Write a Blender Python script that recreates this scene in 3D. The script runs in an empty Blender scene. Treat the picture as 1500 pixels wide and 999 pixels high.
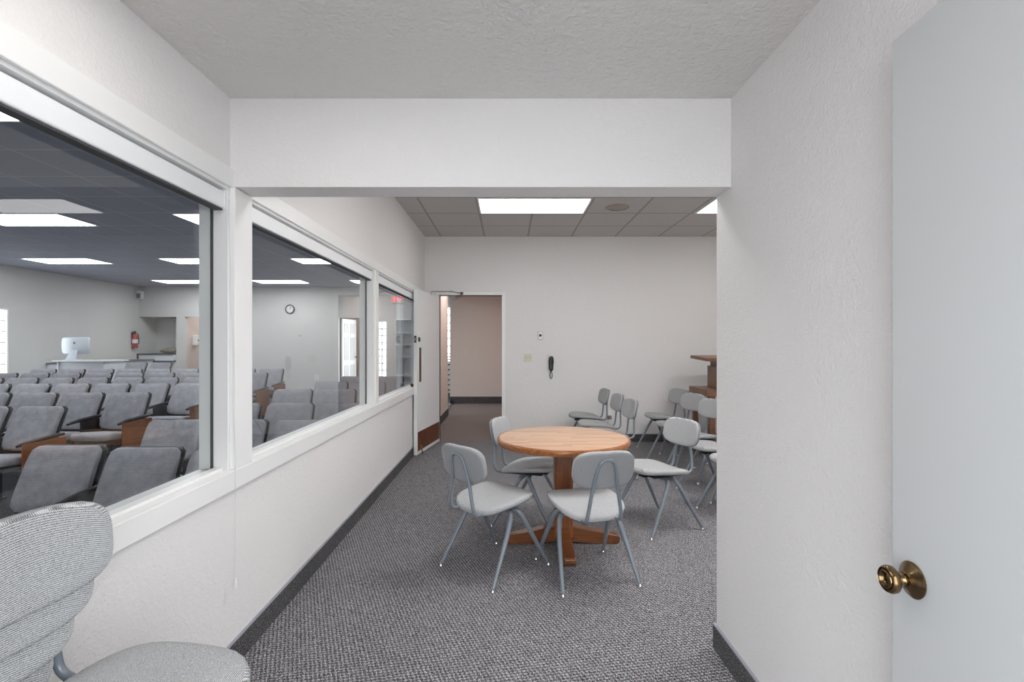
import bpy, bmesh, math, random
from mathutils import Vector, Matrix
random.seed(7)
SC = bpy.context.scene
COL = SC.collection
PI = math.pi
R = math.radians

# ------------------------------------------------------------------ materials
def new_mat(name):
    m = bpy.data.materials.new(name); m.use_nodes = True
    nt = m.node_tree
    return m, nt, nt.nodes['Principled BSDF']

def N(nt, t, **kw):
    n = nt.nodes.new(t)
    for k, v in kw.items():
        setattr(n, k, v)
    return n

def coords(nt, scale=(1, 1, 1), rot=(0, 0, 0), loc=(0, 0, 0)):
    tc = N(nt, 'ShaderNodeTexCoord'); mp = N(nt, 'ShaderNodeMapping')
    mp.inputs['Scale'].default_value = scale
    mp.inputs['Rotation'].default_value = rot
    mp.inputs['Location'].default_value = loc
    nt.links.new(tc.outputs['Object'], mp.inputs['Vector'])
    return mp.outputs['Vector']

def noise(nt, vec, scale, detail=2, rough=.5):
    n = N(nt, 'ShaderNodeTexNoise')
    n.inputs['Scale'].default_value = scale
    n.inputs['Detail'].default_value = detail
    n.inputs['Roughness'].default_value = rough
    nt.links.new(vec, n.inputs['Vector'])
    return n.outputs['Fac']

def math_n(nt, op, a, b=None):
    n = N(nt, 'ShaderNodeMath', operation=op)
    for i, v in enumerate((a, b)):
        if v is None: continue
        if isinstance(v, (int, float)): n.inputs[i].default_value = v
        else: nt.links.new(v, n.inputs[i])
    return n.outputs[0]

def ramp(nt, fac, stops):
    n = N(nt, 'ShaderNodeValToRGB')
    cr = n.color_ramp
    while len(cr.elements) < len(stops): cr.elements.new(.5)
    for e, (p, c) in zip(cr.elements, stops):
        e.position = p; e.color = (*c, 1)
    nt.links.new(fac, n.inputs['Fac'])
    return n.outputs['Color']

def bump(nt, bsdf, h, strength, dist):
    b = N(nt, 'ShaderNodeBump')
    b.inputs['Strength'].default_value = strength
    b.inputs['Distance'].default_value = dist
    nt.links.new(h, b.inputs['Height'])
    nt.links.new(b.outputs['Normal'], bsdf.inputs['Normal'])

def s2l(c):
    return tuple((v / 255 / 12.92) if v <= 10 else ((v / 255 + .055) / 1.055) ** 2.4 for v in c)

def plain(name, col, rough=.5, metal=0.0, spec=.5, var=0.0, vscale=30):
    m, nt, b = new_mat(name)
    col = s2l(col)
    b.inputs['Base Color'].default_value = (*col, 1)
    b.inputs['Roughness'].default_value = rough
    b.inputs['Metallic'].default_value = metal
    b.inputs['Specular IOR Level'].default_value = spec
    if var:
        f = noise(nt, coords(nt), vscale, 3)
        c = ramp(nt, f, [(.3, tuple(v * (1 - var) for v in col)), (.7, tuple(min(1, v * (1 + var)) for v in col))])
        nt.links.new(c, b.inputs['Base Color'])
    return m

def wall_mat(name, col, strength=.6, scale=110, dist=.004):
    m, nt, b = new_mat(name)
    b.inputs['Base Color'].default_value = (*s2l(col), 1)
    b.inputs['Roughness'].default_value = .75
    b.inputs['Specular IOR Level'].default_value = .25
    v = coords(nt)
    h = math_n(nt, 'ADD', noise(nt, v, scale, 2, .55), noise(nt, v, scale * .35, 2))
    bump(nt, b, h, strength, dist)
    return m

def emit(name, col, strength):
    m = bpy.data.materials.new(name); m.use_nodes = True
    nt = m.node_tree; nt.nodes.clear()
    e = N(nt, 'ShaderNodeEmission'); o = N(nt, 'ShaderNodeOutputMaterial')
    e.inputs['Color'].default_value = (*col, 1); e.inputs['Strength'].default_value = strength
    nt.links.new(e.outputs[0], o.inputs['Surface'])
    return m

M = {}
M['wall'] = wall_mat('painted_plaster', (228, 226, 225))
M['wall_far'] = wall_mat('auditorium_plaster', (214, 213, 211), .15)
M['wall_hall'] = wall_mat('hall_plaster', (219, 208, 202), .15)
M['ceil_near'] = wall_mat('knockdown_ceiling', (216, 213, 210), .9, 55, .006)
M['white'] = plain('white_gloss_paint', (236, 236, 235), .32)
M['doorpaint'] = plain('door_paint', (199, 201, 202), .4)
M['hallpaint'] = plain('hall_door_paint', (230, 231, 232), .4)
M['blind'] = plain('blind_aluminium', (238, 240, 242), .3)
M['gasket'] = plain('dark_gasket', (70, 72, 74), .6)
M['bronze'] = plain('bronze_plate', (112, 92, 74), .4, .6, var=.15)
M['brownplate'] = plain('brown_kick_plate', (108, 58, 34), .38, .25, var=.2, vscale=8)
M['brass'] = plain('antique_brass', (122, 102, 74), .2, 1.0, var=.35, vscale=40)
M['steel'] = plain('brushed_steel', (170, 168, 165), .35, 1.0)
M['chrome'] = plain('chrome_glide', (225, 225, 225), .15, 1.0)
M['tube'] = plain('grey_enamel_tube', (124, 132, 141), .32, .15)
M['shell'] = plain('grey_back_shell', (140, 142, 144), .55, var=.12, vscale=320)
M['bracket'] = plain('dark_bracket', (40, 42, 46), .5, .3)
M['black'] = plain('black_plastic', (26, 27, 31), .4)
M['blacksoft'] = plain('black_phone', (22, 23, 26), .25)
M['ivory'] = plain('ivory_plastic', (214, 210, 194), .4)
M['speaker'] = plain('speaker_grille', (168, 158, 144), .7, var=.1, vscale=200)
M['aluminium'] = plain('computer_shell', (205, 212, 220), .3, .3)
M['desk'] = plain('white_laminate', (226, 230, 236), .35)
M['red'] = plain('red_enamel', (170, 60, 50), .35)
M['paper'] = plain('white_sticker', (235, 230, 225), .6)
M['grey'] = plain('mid_grey', (120, 120, 122), .6)
M['cloth'] = plain('taupe_cloth', (140, 132, 118), .9, var=.15)
M['redtext'] = emit('exit_letters', (1.0, .05, .08), 1.6)
M['cord'] = plain('white_cord', (228, 228, 226), .5)

def glass_mat():
    m = bpy.data.materials.new('window_glass'); m.use_nodes = True
    nt = m.node_tree; nt.nodes.clear()
    o = N(nt, 'ShaderNodeOutputMaterial'); mx = N(nt, 'ShaderNodeMixShader')
    tr = N(nt, 'ShaderNodeBsdfTransparent'); gl = N(nt, 'ShaderNodeBsdfGlossy'); fr = N(nt, 'ShaderNodeFresnel')
    tr.inputs['Color'].default_value = (.955, .965, .965, 1)
    gl.inputs['Roughness'].default_value = 0.0
    fr.inputs['IOR'].default_value = 1.5
    # use the geometric normal on both sides so the inner face does not read as total reflection
    geo = N(nt, 'ShaderNodeNewGeometry')
    dt = N(nt, 'ShaderNodeVectorMath', operation='DOT_PRODUCT')
    nt.links.new(geo.outputs['Normal'], dt.inputs[0]); nt.links.new(geo.outputs['Incoming'], dt.inputs[1])
    c = math_n(nt, 'ABSOLUTE', dt.outputs['Value'])
    k = math_n(nt, 'POWER', math_n(nt, 'SUBTRACT', 1.0, c), 5.0)
    f = math_n(nt, 'ADD', math_n(nt, 'MULTIPLY', k, .96), .04)
    nt.links.new(f, mx.inputs['Fac'])
    nt.links.new(tr.outputs[0], mx.inputs[1]); nt.links.new(gl.outputs[0], mx.inputs[2])
    nt.links.new(mx.outputs[0], o.inputs['Surface'])
    nt.nodes.remove(fr)
    return m
M['glass'] = glass_mat()

def carpet(name, lo, hi, mid, period=.022, rot=R(-62)):
    m, nt, b = new_mat(name)
    b.inputs['Roughness'].default_value = .95
    b.inputs['Specular IOR Level'].default_value = .1
    v = coords(nt, rot=(0, 0, rot))
    sp = N(nt, 'ShaderNodeSeparateXYZ'); nt.links.new(v, sp.inputs[0])
    w = 2 * PI / period
    wob = math_n(nt, 'MULTIPLY', noise(nt, v, 70, 2), 6.0)
    wob2 = math_n(nt, 'MULTIPLY', noise(nt, v, 95, 2), 7.0)
    a = math_n(nt, 'SINE', math_n(nt, 'ADD', math_n(nt, 'MULTIPLY', sp.outputs['X'], w), wob2))
    c = math_n(nt, 'SINE', math_n(nt, 'ADD', math_n(nt, 'MULTIPLY', sp.outputs['Y'], w * .8), wob))
    pat = math_n(nt, 'MULTIPLY', a, c)
    n1 = noise(nt, v, 230, 2, .7)
    f = math_n(nt, 'ADD', math_n(nt, 'MULTIPLY', pat, .15), math_n(nt, 'ADD', math_n(nt, 'MULTIPLY', n1, 1.25), -.125))
    colr = ramp(nt, f, [(.30, s2l(lo)), (.52, s2l(mid)), (.74, s2l(hi))])
    nt.links.new(colr, b.inputs['Base Color'])
    bump(nt, b, f, .5, .006)
    return m
M['carpet'] = carpet('woven_carpet', (30, 29, 33), (214, 213, 216), (107, 105, 109))
M['carpet_hall'] = carpet('hall_carpet', (50, 46, 47), (200, 190, 188), (124, 116, 115))
M['carpet_aud'] = carpet('auditorium_carpet', (34, 35, 40), (120, 121, 126), (70, 71, 76))

def cove_mat():
    m, nt, b = new_mat('carpet_base')
    b.inputs['Roughness'].default_value = .95
    v = coords(nt)
    f = noise(nt, v, 210, 3, .85)
    nt.links.new(ramp(nt, f, [(.42, s2l((26, 26, 29))), (.54, s2l((70, 69, 72))), (.66, s2l((190, 188, 186)))]), b.inputs['Base Color'])
    bump(nt, b, f, .6, .005)
    return m
M['cove'] = cove_mat()
M['cove_cap'] = plain('base_binding', (150, 150, 160), .6)

def fabric(name, lo, hi, p1=.0036, p2=.0030, mottle=0.0):
    m, nt, b = new_mat(name)
    b.inputs['Roughness'].default_value = .9
    b.inputs['Specular IOR Level'].default_value = .15
    v = coords(nt)
    sp = N(nt, 'ShaderNodeSeparateXYZ'); nt.links.new(v, sp.inputs[0])
    yz = math_n(nt, 'ADD', sp.outputs['Y'], sp.outputs['Z'])
    a = math_n(nt, 'SINE', math_n(nt, 'MULTIPLY', sp.outputs['X'], 2 * PI / p1))
    c = math_n(nt, 'SINE', math_n(nt, 'ADD', math_n(nt, 'MULTIPLY', yz, 2 * PI / p2), math_n(nt, 'MULTIPLY', a, .9)))
    f = math_n(nt, 'ADD', math_n(nt, 'MULTIPLY', c, .21), math_n(nt, 'MULTIPLY', noise(nt, v, 500, 2, .7), 1.0))
    if mottle:
        f = math_n(nt, 'ADD', f, math_n(nt, 'MULTIPLY', math_n(nt, 'SUBTRACT', noise(nt, v, 16, 4, .65), .5), mottle))
    nt.links.new(ramp(nt, f, [(.22, s2l(lo)), (.78, s2l(hi))]), b.inputs['Base Color'])
    bump(nt, b, f, .35, .0015)
    return m
M['fabric'] = fabric('grey_tweed', (88, 90, 93), (216, 217, 218), .0042, .0036)
M['fabric_aud'] = fabric('charcoal_tweed', (112, 112, 118), (196, 196, 203), .008, .008, .45)

def wood(name, cols, along='X', plank=.07, seed=0, rough=.3, contrast=.5):
    """planks running along one axis, each its own tone, with streaky grain"""
    m, nt, b = new_mat(name)
    b.inputs['Roughness'].default_value = rough
    tc = N(nt, 'ShaderNodeTexCoord')
    sp = N(nt, 'ShaderNodeSeparateXYZ'); nt.links.new(tc.outputs['Object'], sp.inputs[0])
    ax, cr = {'X': ('X', 'Y'), 'Y': ('Y', 'X'), 'Z': ('Z', 'X')}[along]
    idx = math_n(nt, 'FLOOR', math_n(nt, 'DIVIDE', math_n(nt, 'ADD', sp.outputs[cr], 40.013), plank))
    w1 = N(nt, 'ShaderNodeTexWhiteNoise', noise_dimensions='1D'); nt.links.new(idx, w1.inputs['W'])
    # staves of random length along the plank
    stave = math_n(nt, 'FLOOR', math_n(nt, 'ADD', math_n(nt, 'MULTIPLY', sp.outputs[ax], 2.6), math_n(nt, 'MULTIPLY', w1.outputs['Value'], 7.0)))
    cb = N(nt, 'ShaderNodeCombineXYZ'); nt.links.new(idx, cb.inputs[0]); nt.links.new(stave, cb.inputs[1])
    w2 = N(nt, 'ShaderNodeTexWhiteNoise', noise_dimensions='3D'); nt.links.new(cb.outputs[0], w2.inputs['Vector'])
    sc = {'X': (3, 45, 45), 'Y': (45, 3, 45), 'Z': (45, 45, 3)}[along]
    mp = N(nt, 'ShaderNodeMapping'); mp.inputs['Scale'].default_value = sc
    nt.links.new(tc.outputs['Object'], mp.inputs['Vector'])
    g = noise(nt, mp.outputs['Vector'], 2.2, 4, .6)
    f = math_n(nt, 'ADD', math_n(nt, 'MULTIPLY', w2.outputs['Value'], contrast), math_n(nt, 'MULTIPLY', g, 1 - contrast))
    nt.links.new(ramp(nt, f, [(.18, s2l(cols[0])), (.5, s2l(cols[1])), (.82, s2l(cols[2]))]), b.inputs['Base Color'])
    return m
M['tabletop'] = wood('butcher_block', ((166, 126, 100), (190, 154, 126), (206, 174, 148)), 'X', .045, contrast=.45, rough=.35)
M['tableedge'] = wood('table_edge_wood', ((108, 60, 30), (150, 92, 50), (180, 120, 72)), 'X', .3, contrast=.2, rough=.25)
M['pedestal'] = wood('pedestal_wood', ((92, 48, 22), (136, 80, 40), (164, 104, 58)), 'Z', .05, contrast=.3, rough=.28)
M['foot'] = wood('foot_wood', ((84, 46, 26), (120, 72, 42), (144, 96, 62)), 'X', .3, contrast=.2, rough=.3)
M['lectern'] = wood('lectern_wood', ((98, 66, 46), (128, 90, 66), (146, 108, 80)), 'X', .2, contrast=.2, rough=.4)
M['endpanel'] = wood('seat_end_wood', ((108, 58, 28), (140, 80, 42), (160, 96, 54)), 'Y', .5, contrast=.1, rough=.35)

def tile_mat(name, tile, line, ox, oy, lw=.012):
    m, nt, b = new_mat(name)
    b.inputs['Roughness'].default_value = .9
    b.inputs['Specular IOR Level'].default_value = .1
    v = coords(nt)
    sp = N(nt, 'ShaderNodeSeparateXYZ'); nt.links.new(v, sp.inputs[0])
    def near(o, off):
        t = math_n(nt, 'DIVIDE', math_n(nt, 'ADD', o, 50 * .61 - off), .61)
        fr = math_n(nt, 'FRACT', t)
        dd = math_n(nt, 'MINIMUM', fr, math_n(nt, 'SUBTRACT', 1.0, fr))
        return math_n(nt, 'LESS_THAN', dd, lw / .61)
    g = math_n(nt, 'MAXIMUM', near(sp.outputs['X'], ox), near(sp.outputs['Y'], oy))
    n1 = noise(nt, v, 130, 3, .8)
    base = ramp(nt, n1, [(.3, tuple(x * .82 for x in s2l(tile))), (.62, s2l(tile))])
    mx = N(nt, 'ShaderNodeMix', data_type='RGBA')
    nt.links.new(g, mx.inputs['Factor']); nt.links.new(base, mx.inputs['A'])
    mx.inputs['B'].default_value = (*s2l(line), 1)
    nt.links.new(mx.outputs['Result'], b.inputs['Base Color'])
    bump(nt, b, math_n(nt, 'SUBTRACT', n1, math_n(nt, 'MULTIPLY', g, .6)), .3, .004)
    return m
M['tiles'] = tile_mat('acoustic_tile', (206, 202, 198), (164, 160, 156), -.32, 5.07)
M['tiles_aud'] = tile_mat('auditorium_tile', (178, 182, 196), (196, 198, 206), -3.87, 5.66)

# ------------------------------------------------------------------ mesh helpers
class MB:
    def __init__(self): self.bm = bmesh.new(); self.crisp = True
    def box(self, x0, x1, y0, y1, z0, z1, bev=0.0, mtx=None, seg=2):
        r = bmesh.ops.create_cube(self.bm, size=1)
        vs = r['verts']
        for v in vs:
            v.co = Vector(((x0 + x1) / 2 + v.co.x * (x1 - x0), (y0 + y1) / 2 + v.co.y * (y1 - y0), (z0 + z1) / 2 + v.co.z * (z1 - z0)))
        if bev:
            es = list({e for v in vs for e in v.link_edges})
            r2 = bmesh.ops.bevel(self.bm, geom=es, offset=bev, segments=seg, profile=.5, affect='EDGES')
            vs = list({v for f in r2['faces'] for v in f.verts} | {v for v in vs if v.is_valid})
        if mtx is not None:
            bmesh.ops.transform(self.bm, matrix=mtx, verts=vs)
        return self
    def tube(self, pts, rad, seg=10, smooth=0, caps=True):
        self.crisp = False
        pts = [Vector(p) for p in pts]
        rads = list(rad) if hasattr(rad, '__len__') else [rad] * len(pts)
        for _ in range(smooth):
            np_, nr = [pts[0]], [rads[0]]
            for i in range(len(pts) - 1):
                a, b = pts[i], pts[i + 1]
                np_ += [a.lerp(b, .25), a.lerp(b, .75)]
                nr += [rads[i] * .75 + rads[i + 1] * .25, rads[i] * .25 + rads[i + 1] * .75]
            np_.append(pts[-1]); nr.append(rads[-1])
            pts, rads = np_, nr
        rings = []
        up = None
        for i, p in enumerate(pts):
            t = (pts[min(i + 1, len(pts) - 1)] - pts[max(i - 1, 0)]).normalized()
            if up is None:
                up = Vector((0, 0, 1)) if abs(t.z) < .9 else Vector((1, 0, 0))
            up = (up - t * up.dot(t)).normalized()
            s = t.cross(up)
            rings.append([self.bm.verts.new(p + (up * math.cos(2 * PI * k / seg) + s * math.sin(2 * PI * k / seg)) * rads[i]) for k in range(seg)])
        for a, b in zip(rings, rings[1:]):
            for k in range(seg):
                self.bm.faces.new((a[k], a[(k + 1) % seg], b[(k + 1) % seg], b[k]))
        if caps:
            self.bm.faces.new(rings[0][::-1]); self.bm.faces.new(rings[-1])
        return self
    def lathe(self, prof, mtx=None, seg=28, caps=True):
        """prof: list of (r, z); r = 0 ends close the shape"""
        self.crisp = False
        mtx = mtx or Matrix()
        rings = []
        for r, z in prof:
            if r < 1e-6: rings.append([self.bm.verts.new(mtx @ Vector((0, 0, z)))])
            else: rings.append([self.bm.verts.new(mtx @ Vector((r * math.cos(2 * PI * k / seg), r * math.sin(2 * PI * k / seg), z))) for k in range(seg)])
        for a, b in zip(rings, rings[1:]):
            for k in range(seg):
                q = (k + 1) % seg
                if len(a) == 1 and len(b) == 1: continue
                if len(a) == 1: self.bm.faces.new((a[0], b[q], b[k]))
                elif len(b) == 1: self.bm.faces.new((a[k], a[q], b[0]))
                else: self.bm.faces.new((a[k], a[q], b[q], b[k]))
        if caps and len(rings[0]) > 1: self.bm.faces.new(rings[0][::-1])
        if caps and len(rings[-1]) > 1: self.bm.faces.new(rings[-1])
        return self
    def pad(self, a, b, t, fn, ex=3.6, seg=44, rings=7, edge=.35):
        """squircle cushion a x b (half sizes), thickness t, placed by fn(u, v, h) -> point"""
        self.crisp = False
        def outline(th):
            c, s = math.cos(th), math.sin(th)
            k = (abs(c) ** ex + abs(s) ** ex) ** (-1 / ex)
            return c * k, s * k
        ths = [2 * PI * (i + .5) / seg for i in range(seg)]
        levels = [(r / rings) for r in range(1, rings)]
        levels = [l for l in levels if l < 1 - edge * .3]
        # profile: list of (scale, h)
        e = edge * t / max(min(a, b), 1e-6)
        prof = [(l * (1 - e), .5 + .12 * (1 - l * l)) for l in levels] + [(1 - e, .5), (1 - e * .3, .34), (1.0, .05), (1 - e * .3, -.34), (1 - e, -.5)] + [(l * (1 - e), -.5) for l in levels[::-1]]
        rs = []
        for sc, h in prof:
            rs.append([self.bm.verts.new(fn(a * sc * outline(th)[0], b * sc * outline(th)[1], h * t)) for th in ths])
        top = self.bm.verts.new(fn(0, 0, .62 * t)); bot = self.bm.verts.new(fn(0, 0, -.5 * t))
        for k in range(seg):
            q = (k + 1) % seg
            self.bm.faces.new((top, rs[0][k], rs[0][q])); self.bm.faces.new((bot, rs[-1][q], rs[-1][k]))
            for A, B in zip(rs, rs[1:]):
                self.bm.faces.new((A[k], B[k], B[q], A[q]))
        return self
    def prism(self, poly, lo, hi, fn):
        A = [self.bm.verts.new(fn(x, y, lo)) for x, y in poly]
        B = [self.bm.verts.new(fn(x, y, hi)) for x, y in poly]
        self.bm.faces.new(A[::-1]); self.bm.faces.new(B)
        n = len(poly)
        for i in range(n): self.bm.faces.new((A[i], A[(i + 1) % n], B[(i + 1) % n], B[i]))
        return self
    def build(self, name, mat, parent=None, smooth=True, angle=40, loc=None):
        bmesh.ops.recalc_face_normals(self.bm, faces=self.bm.faces)
        if self.crisp: angle = 12      # board edges stay crisp
        me = bpy.data.meshes.new(name)
        if smooth:
            for f in self.bm.faces: f.smooth = True
            for e in self.bm.edges:
                if len(e.link_faces) == 2 and e.calc_face_angle(0) > R(angle): e.smooth = False
        self.bm.to_mesh(me); self.bm.free()
        me.materials.append(M[mat] if isinstance(mat, str) else mat)
        o = bpy.data.objects.new(name, me); COL.objects.link(o)
        if parent: o.parent = parent
        if loc: o.location = loc
        return o

def tag(o, label=None, cat=None, group=None, kind=None):
    if label: o['label'] = label
    if cat: o['category'] = cat
    if group: o['group'] = group
    if kind: o['kind'] = kind
    return o

def empty(name, loc=(0, 0, 0), rz=0.0, **kw):
    o = bpy.data.objects.new(name, None); COL.objects.link(o)
    o.location = loc; o.rotation_euler = (0, 0, rz); o.empty_display_size = .05
    return tag(o, **kw)

def struct(o, label=None, cat=None):
    return tag(o, label, cat, kind='structure')

def copy_tree(o, parent=None):
    c = o.copy(); COL.objects.link(c)
    if parent: c.parent = parent
    for ch in list(o.children): copy_tree(ch, c)
    return c

def boxes(name, mat, lst, parent=None, bev=0.0):
    m = MB()
    for b in lst: m.box(*b, bev=bev)
    return m.build(name, mat, parent)

def frame_boxes(x0, x1, y0, y1, holes, z0, z1):
    """wall slab cut by holes given along Y: (ya, yb, za, zb)"""
    out = []; y = y0
    for ya, yb, za, zb in sorted(holes):
        if ya > y: out.append((x0, x1, y, ya, z0, z1))
        if za > z0: out.append((x0, x1, ya, yb, z0, za))
        if zb < z1: out.append((x0, x1, ya, yb, zb, z1))
        y = yb
    if y < y1: out.append((x0, x1, y, y1, z0, z1))
    return out
def frame_boxes_x(x0, x1, y0, y1, holes, z0, z1):
    return [(a, b, y0, y1, c, d) for (_, _, a, b, c, d) in frame_boxes(0, 0, x0, x1, holes, z0, z1)]

# ------------------------------------------------------------------ dimensions (metres; camera at the origin, 1.36 m up, looking along +Y)
CZ = 1.36
XL, XLB = -1.159, -1.28        # window wall faces
XG = -1.222                    # glass plane
XR = .936
ZN, ZC = 2.39, 2.88            # near ceiling, tiled ceilings
YB0, YB1 = 2.056, 2.196        # dropped beam
YW = 6.90                      # back wall of the room
XE = 3.72                      # end of the room
YF = 12.87                     # far wall of the auditorium
XA = -9.63
ZS, ZH = .845, 2.015           # window sill and head
WIN = [(.34, 2.05), (2.196, 4.27), (4.415, 6.55)]

# ------------------------------------------------------------------ room shell
struct(boxes('floor', 'carpet', [(XLB, XE + .12, -2.4, YW, -.25, 0)]), 'grey woven carpet floor of the meeting room', 'floor')
struct(boxes('floor_hall', 'carpet_hall', [(XLB, 1.4, YW, 11.55, -.25, 0)]), 'dark brown grey carpet of the hall beyond the open door', 'floor')

PROF = [(-.3, -.16), (2.2, -.16), (3.19, -.12), (4.59, -.035), (5.48, 0), (6.4, .02), (7.3, .04), (8.2, .07), (8.9, .09), (10, .1), (16.5, .1)]
def zf(d):
    for (a, b), (c, e) in zip(PROF, PROF[1:]):
        if a <= d <= c: return b + (e - b) * (d - a) / (c - a)
    return .1
m = MB()
top = [(m.bm.verts.new((XA - .1, y, z)), m.bm.verts.new((XLB, y, z))) for y, z in PROF]
bot = [(m.bm.verts.new((XA - .1, y, -.4)), m.bm.verts.new((XLB, y, -.4))) for y, z in (PROF[0], PROF[-1])]
for a, b in zip(top, top[1:]): m.bm.faces.new((a[0], a[1], b[1], b[0]))
m.bm.faces.new((bot[0][0], bot[0][1], bot[1][1], bot[1][0]))
struct(m.build('floor_auditorium', 'carpet_aud', smooth=False), 'gently rising dark carpet floor of the auditorium behind the glass', 'floor')

struct(boxes('ceiling', 'ceil_near', [(XL, XR, -.15, YB0, ZN, ZN + .1)]), 'textured off-white ceiling above the near passage', 'ceiling')
struct(boxes('ceiling_tiled', 'tiles', [(XL, XE, YB1, YW, ZC, ZC + .1)]), 'acoustic tile ceiling of the meeting room', 'ceiling')
struct(boxes('ceiling_auditorium', 'tiles_aud', [(XA, XLB, -.2, YF, ZC, ZC + .1)]), 'dim acoustic tile ceiling of the auditorium', 'ceiling')
struct(boxes('ceiling_hall', 'wall_hall', [(XL, .3, YW + .12, 11.5, 2.75, 2.85)]), 'hall ceiling beyond the open door', 'ceiling')

holes = [(a, b, ZS - .04, ZH) for a, b in WIN]
wl = frame_boxes(XLB, XL, -.27, 11.4, holes + [(9.5, 11.4, -.3, 2.42)], -.3, 3.0)
struct(boxes('wall_left', 'wall', wl), 'off-white window wall between the meeting room and the auditorium', 'wall')
struct(boxes('wall_right', 'wall', [(XR, XR + .12, -.27, YB1 - .12, 0, 3), (XR, XE + .12, YB1 - .12, YB1, 0, 3)]), 'off-white textured wall beside the open white door', 'wall')
struct(boxes('wall_beam', 'wall', [(XL, XR, YB0, YB1, 2.02, 3.0)]), 'dropped off-white beam crossing the room', 'beam')
struct(boxes('wall_back', 'wall', frame_boxes_x(XL, XE + .12, YW, YW + .12, [(-.955, -.075, 0, 2.055)], 0, 3.0)), 'plain off-white back wall with the phone', 'wall')
struct(boxes('wall_end', 'wall', [(XE, XE + .12, YB1, YW, 0, 3)]), 'end wall of the meeting room', 'wall')
struct(boxes('wall_near', 'wall', frame_boxes_x(XLB, XR + .12, -.27, -.15, [(-.35, .86, 0, 2.07)], 0, 3.0)), 'wall with the doorway the room is seen from', 'wall')
# hall
struct(boxes('wall_hall_back', 'wall_hall', [(-1.33, 1.0, 11.4, 11.52, 0, 3)]), 'tan end wall of the hall', 'wall')
struct(boxes('wall_hall_right', 'wall_hall', [(.1, .22, YW + .12, 11.4, 0, 3)]), 'tan side wall of the hall', 'wall')
struct(boxes('wall_hall_left', 'wall_hall', [(XL, XL + .012, YW + .12, 9.5, 0, 2.75), (XL, XL + .012, 9.5, 11.4, 2.42, 2.75)]), 'tan left side wall of the hall', 'wall')
struct(boxes('wall_lobby', 'wall_far', [(-1.33, -1.21, 11.52, YF, -.1, 3)]), 'short wall beyond the hall opening', 'wall')
# auditorium
fh = [(XA, -8.67, .92, 2.09), (-8.44, -7.5, -.1, 2.09), (-4.42, -3.6, -.1, 2.07), (-3.55, -3.14, .3, 1.99), (-1.98, -1.46, .9, 2.36)]
struct(boxes('wall_far', 'wall_far', frame_boxes_x(XA, -1.21, YF, YF + .12, fh, -.1, 3.0)), 'pale far wall of the auditorium with the clock', 'wall')
lh = [(8.66, 9.50, .12, 2.06)]
struct(boxes('wall_auditorium_side', 'wall_far', frame_boxes(XA - .12, XA, -.27, YF + .12, lh, -.4, 3.0)), 'pale side wall of the auditorium behind the desk', 'wall')
struct(boxes('wall_auditorium_front', 'wall_far', [(XA, XLB, -.3, -.2, -.4, 3)]), 'front wall of the auditorium', 'wall')
struct(boxes('wall_niche', 'wall_far', [(XA, -8.67, YF + .12, YF + .62, 2.09, 2.15), (XA, -8.67, YF + .62, YF + .68, .8, 2.15), (XA - .06, XA, YF + .12, YF + .62, .8, 2.15), (-8.67, -8.61, YF + .12, YF + .62, .8, 2.15), (XA, -8.67, YF + .12, YF + .62, .8, .92)]), 'recessed niche in the far wall', 'wall')
struct(boxes('wall_side_hall', 'wall_hall', [(-8.6, -8.5, YF + .12, 14.4, 0, 2.6), (-7.45, -7.35, YF + .12, 14.4, 0, 2.6), (-8.6, -7.35, 14.4, 14.5, 0, 2.6), (-8.6, -7.35, YF + .12, 14.5, 2.6, 2.7)]), 'pinkish hallway behind the far doorway', 'wall')
struct(boxes('wall_vestibule_screen', 'wall_hall', [(-5.3, -4.2, 15.0, 15.1, 0, 3), (-5.4, -5.3, YF + .12, 15.1, 0, 3), (-5.4, -3.3, YF + .12, 15.1, 2.5, 2.6), (-3.96, -3.9, 13.75, 15.1, 0, 2.5)]), 'tan vestibule wall beyond the white panelled door, with added skylight-blocking roof and screen', 'wall')  # roof and short side wall are added, unseen, to keep skylight off the door

# carpet base with its pale binding, as wall trim
def base(name, x0, x1, y0, y1, label, h=.105):
    t = struct(empty(name, (0, 0, 0)), label, 'baseboard')
    boxes('carpet_strip', 'cove', [(x0, x1, y0, y1, 0, h)], t)
    boxes('binding', 'cove_cap', [(x0, x1, y0, y1, h, h + .006)], t)
base('baseboard_left', XL, XL + .012, -.15, YW, 'speckled dark carpet base below the interior windows')
base('baseboard_right', XR - .012, XR, -.15, YB1, 'speckled dark carpet base on the wall beside the open door')
base('baseboard_partition', XR - .012, XE, YB1, YB1 + .012, 'dark carpet base on the partition')
base('baseboard_back', -.035, XE, YW - .012, YW, 'black carpet base along the back wall')
base('baseboard_hall_back', -1.33, .1, 11.388, 11.4, 'black carpet base at the end of the hall', .155)
base('baseboard_hall_left', XL + .012, XL + .026, YW + .12, 9.5, 'brown carpet base on the hall side wall', .14)

# window wall joinery
tr = MB()
tr.box(XL, XL + .024, .2, 6.60, .755, .838, bev=.004)
struct(tr.build('trim_1', 'white'), 'long white apron board below the interior windows', 'trim')
tr = MB().box(XL, XL + .014, .2, 6.60, ZH, 2.095, bev=.003)
struct(tr.build('trim_2', 'white'), 'long white casing board above the interior windows', 'trim')
tr = MB().box(XL - .02, XL + .022, YB0 - .002, YB1 - .002, .838, 2.018, bev=.003)
struct(tr.build('trim_3', 'white'), 'broad white post between the first two interior windows', 'trim')
tr = MB().box(XL - .01, XL + .012, 4.30, 4.39, .838, 2.014, bev=.003)
struct(tr.build('trim_4', 'white'), 'slim white mullion between the second and third interior windows', 'trim')

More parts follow.
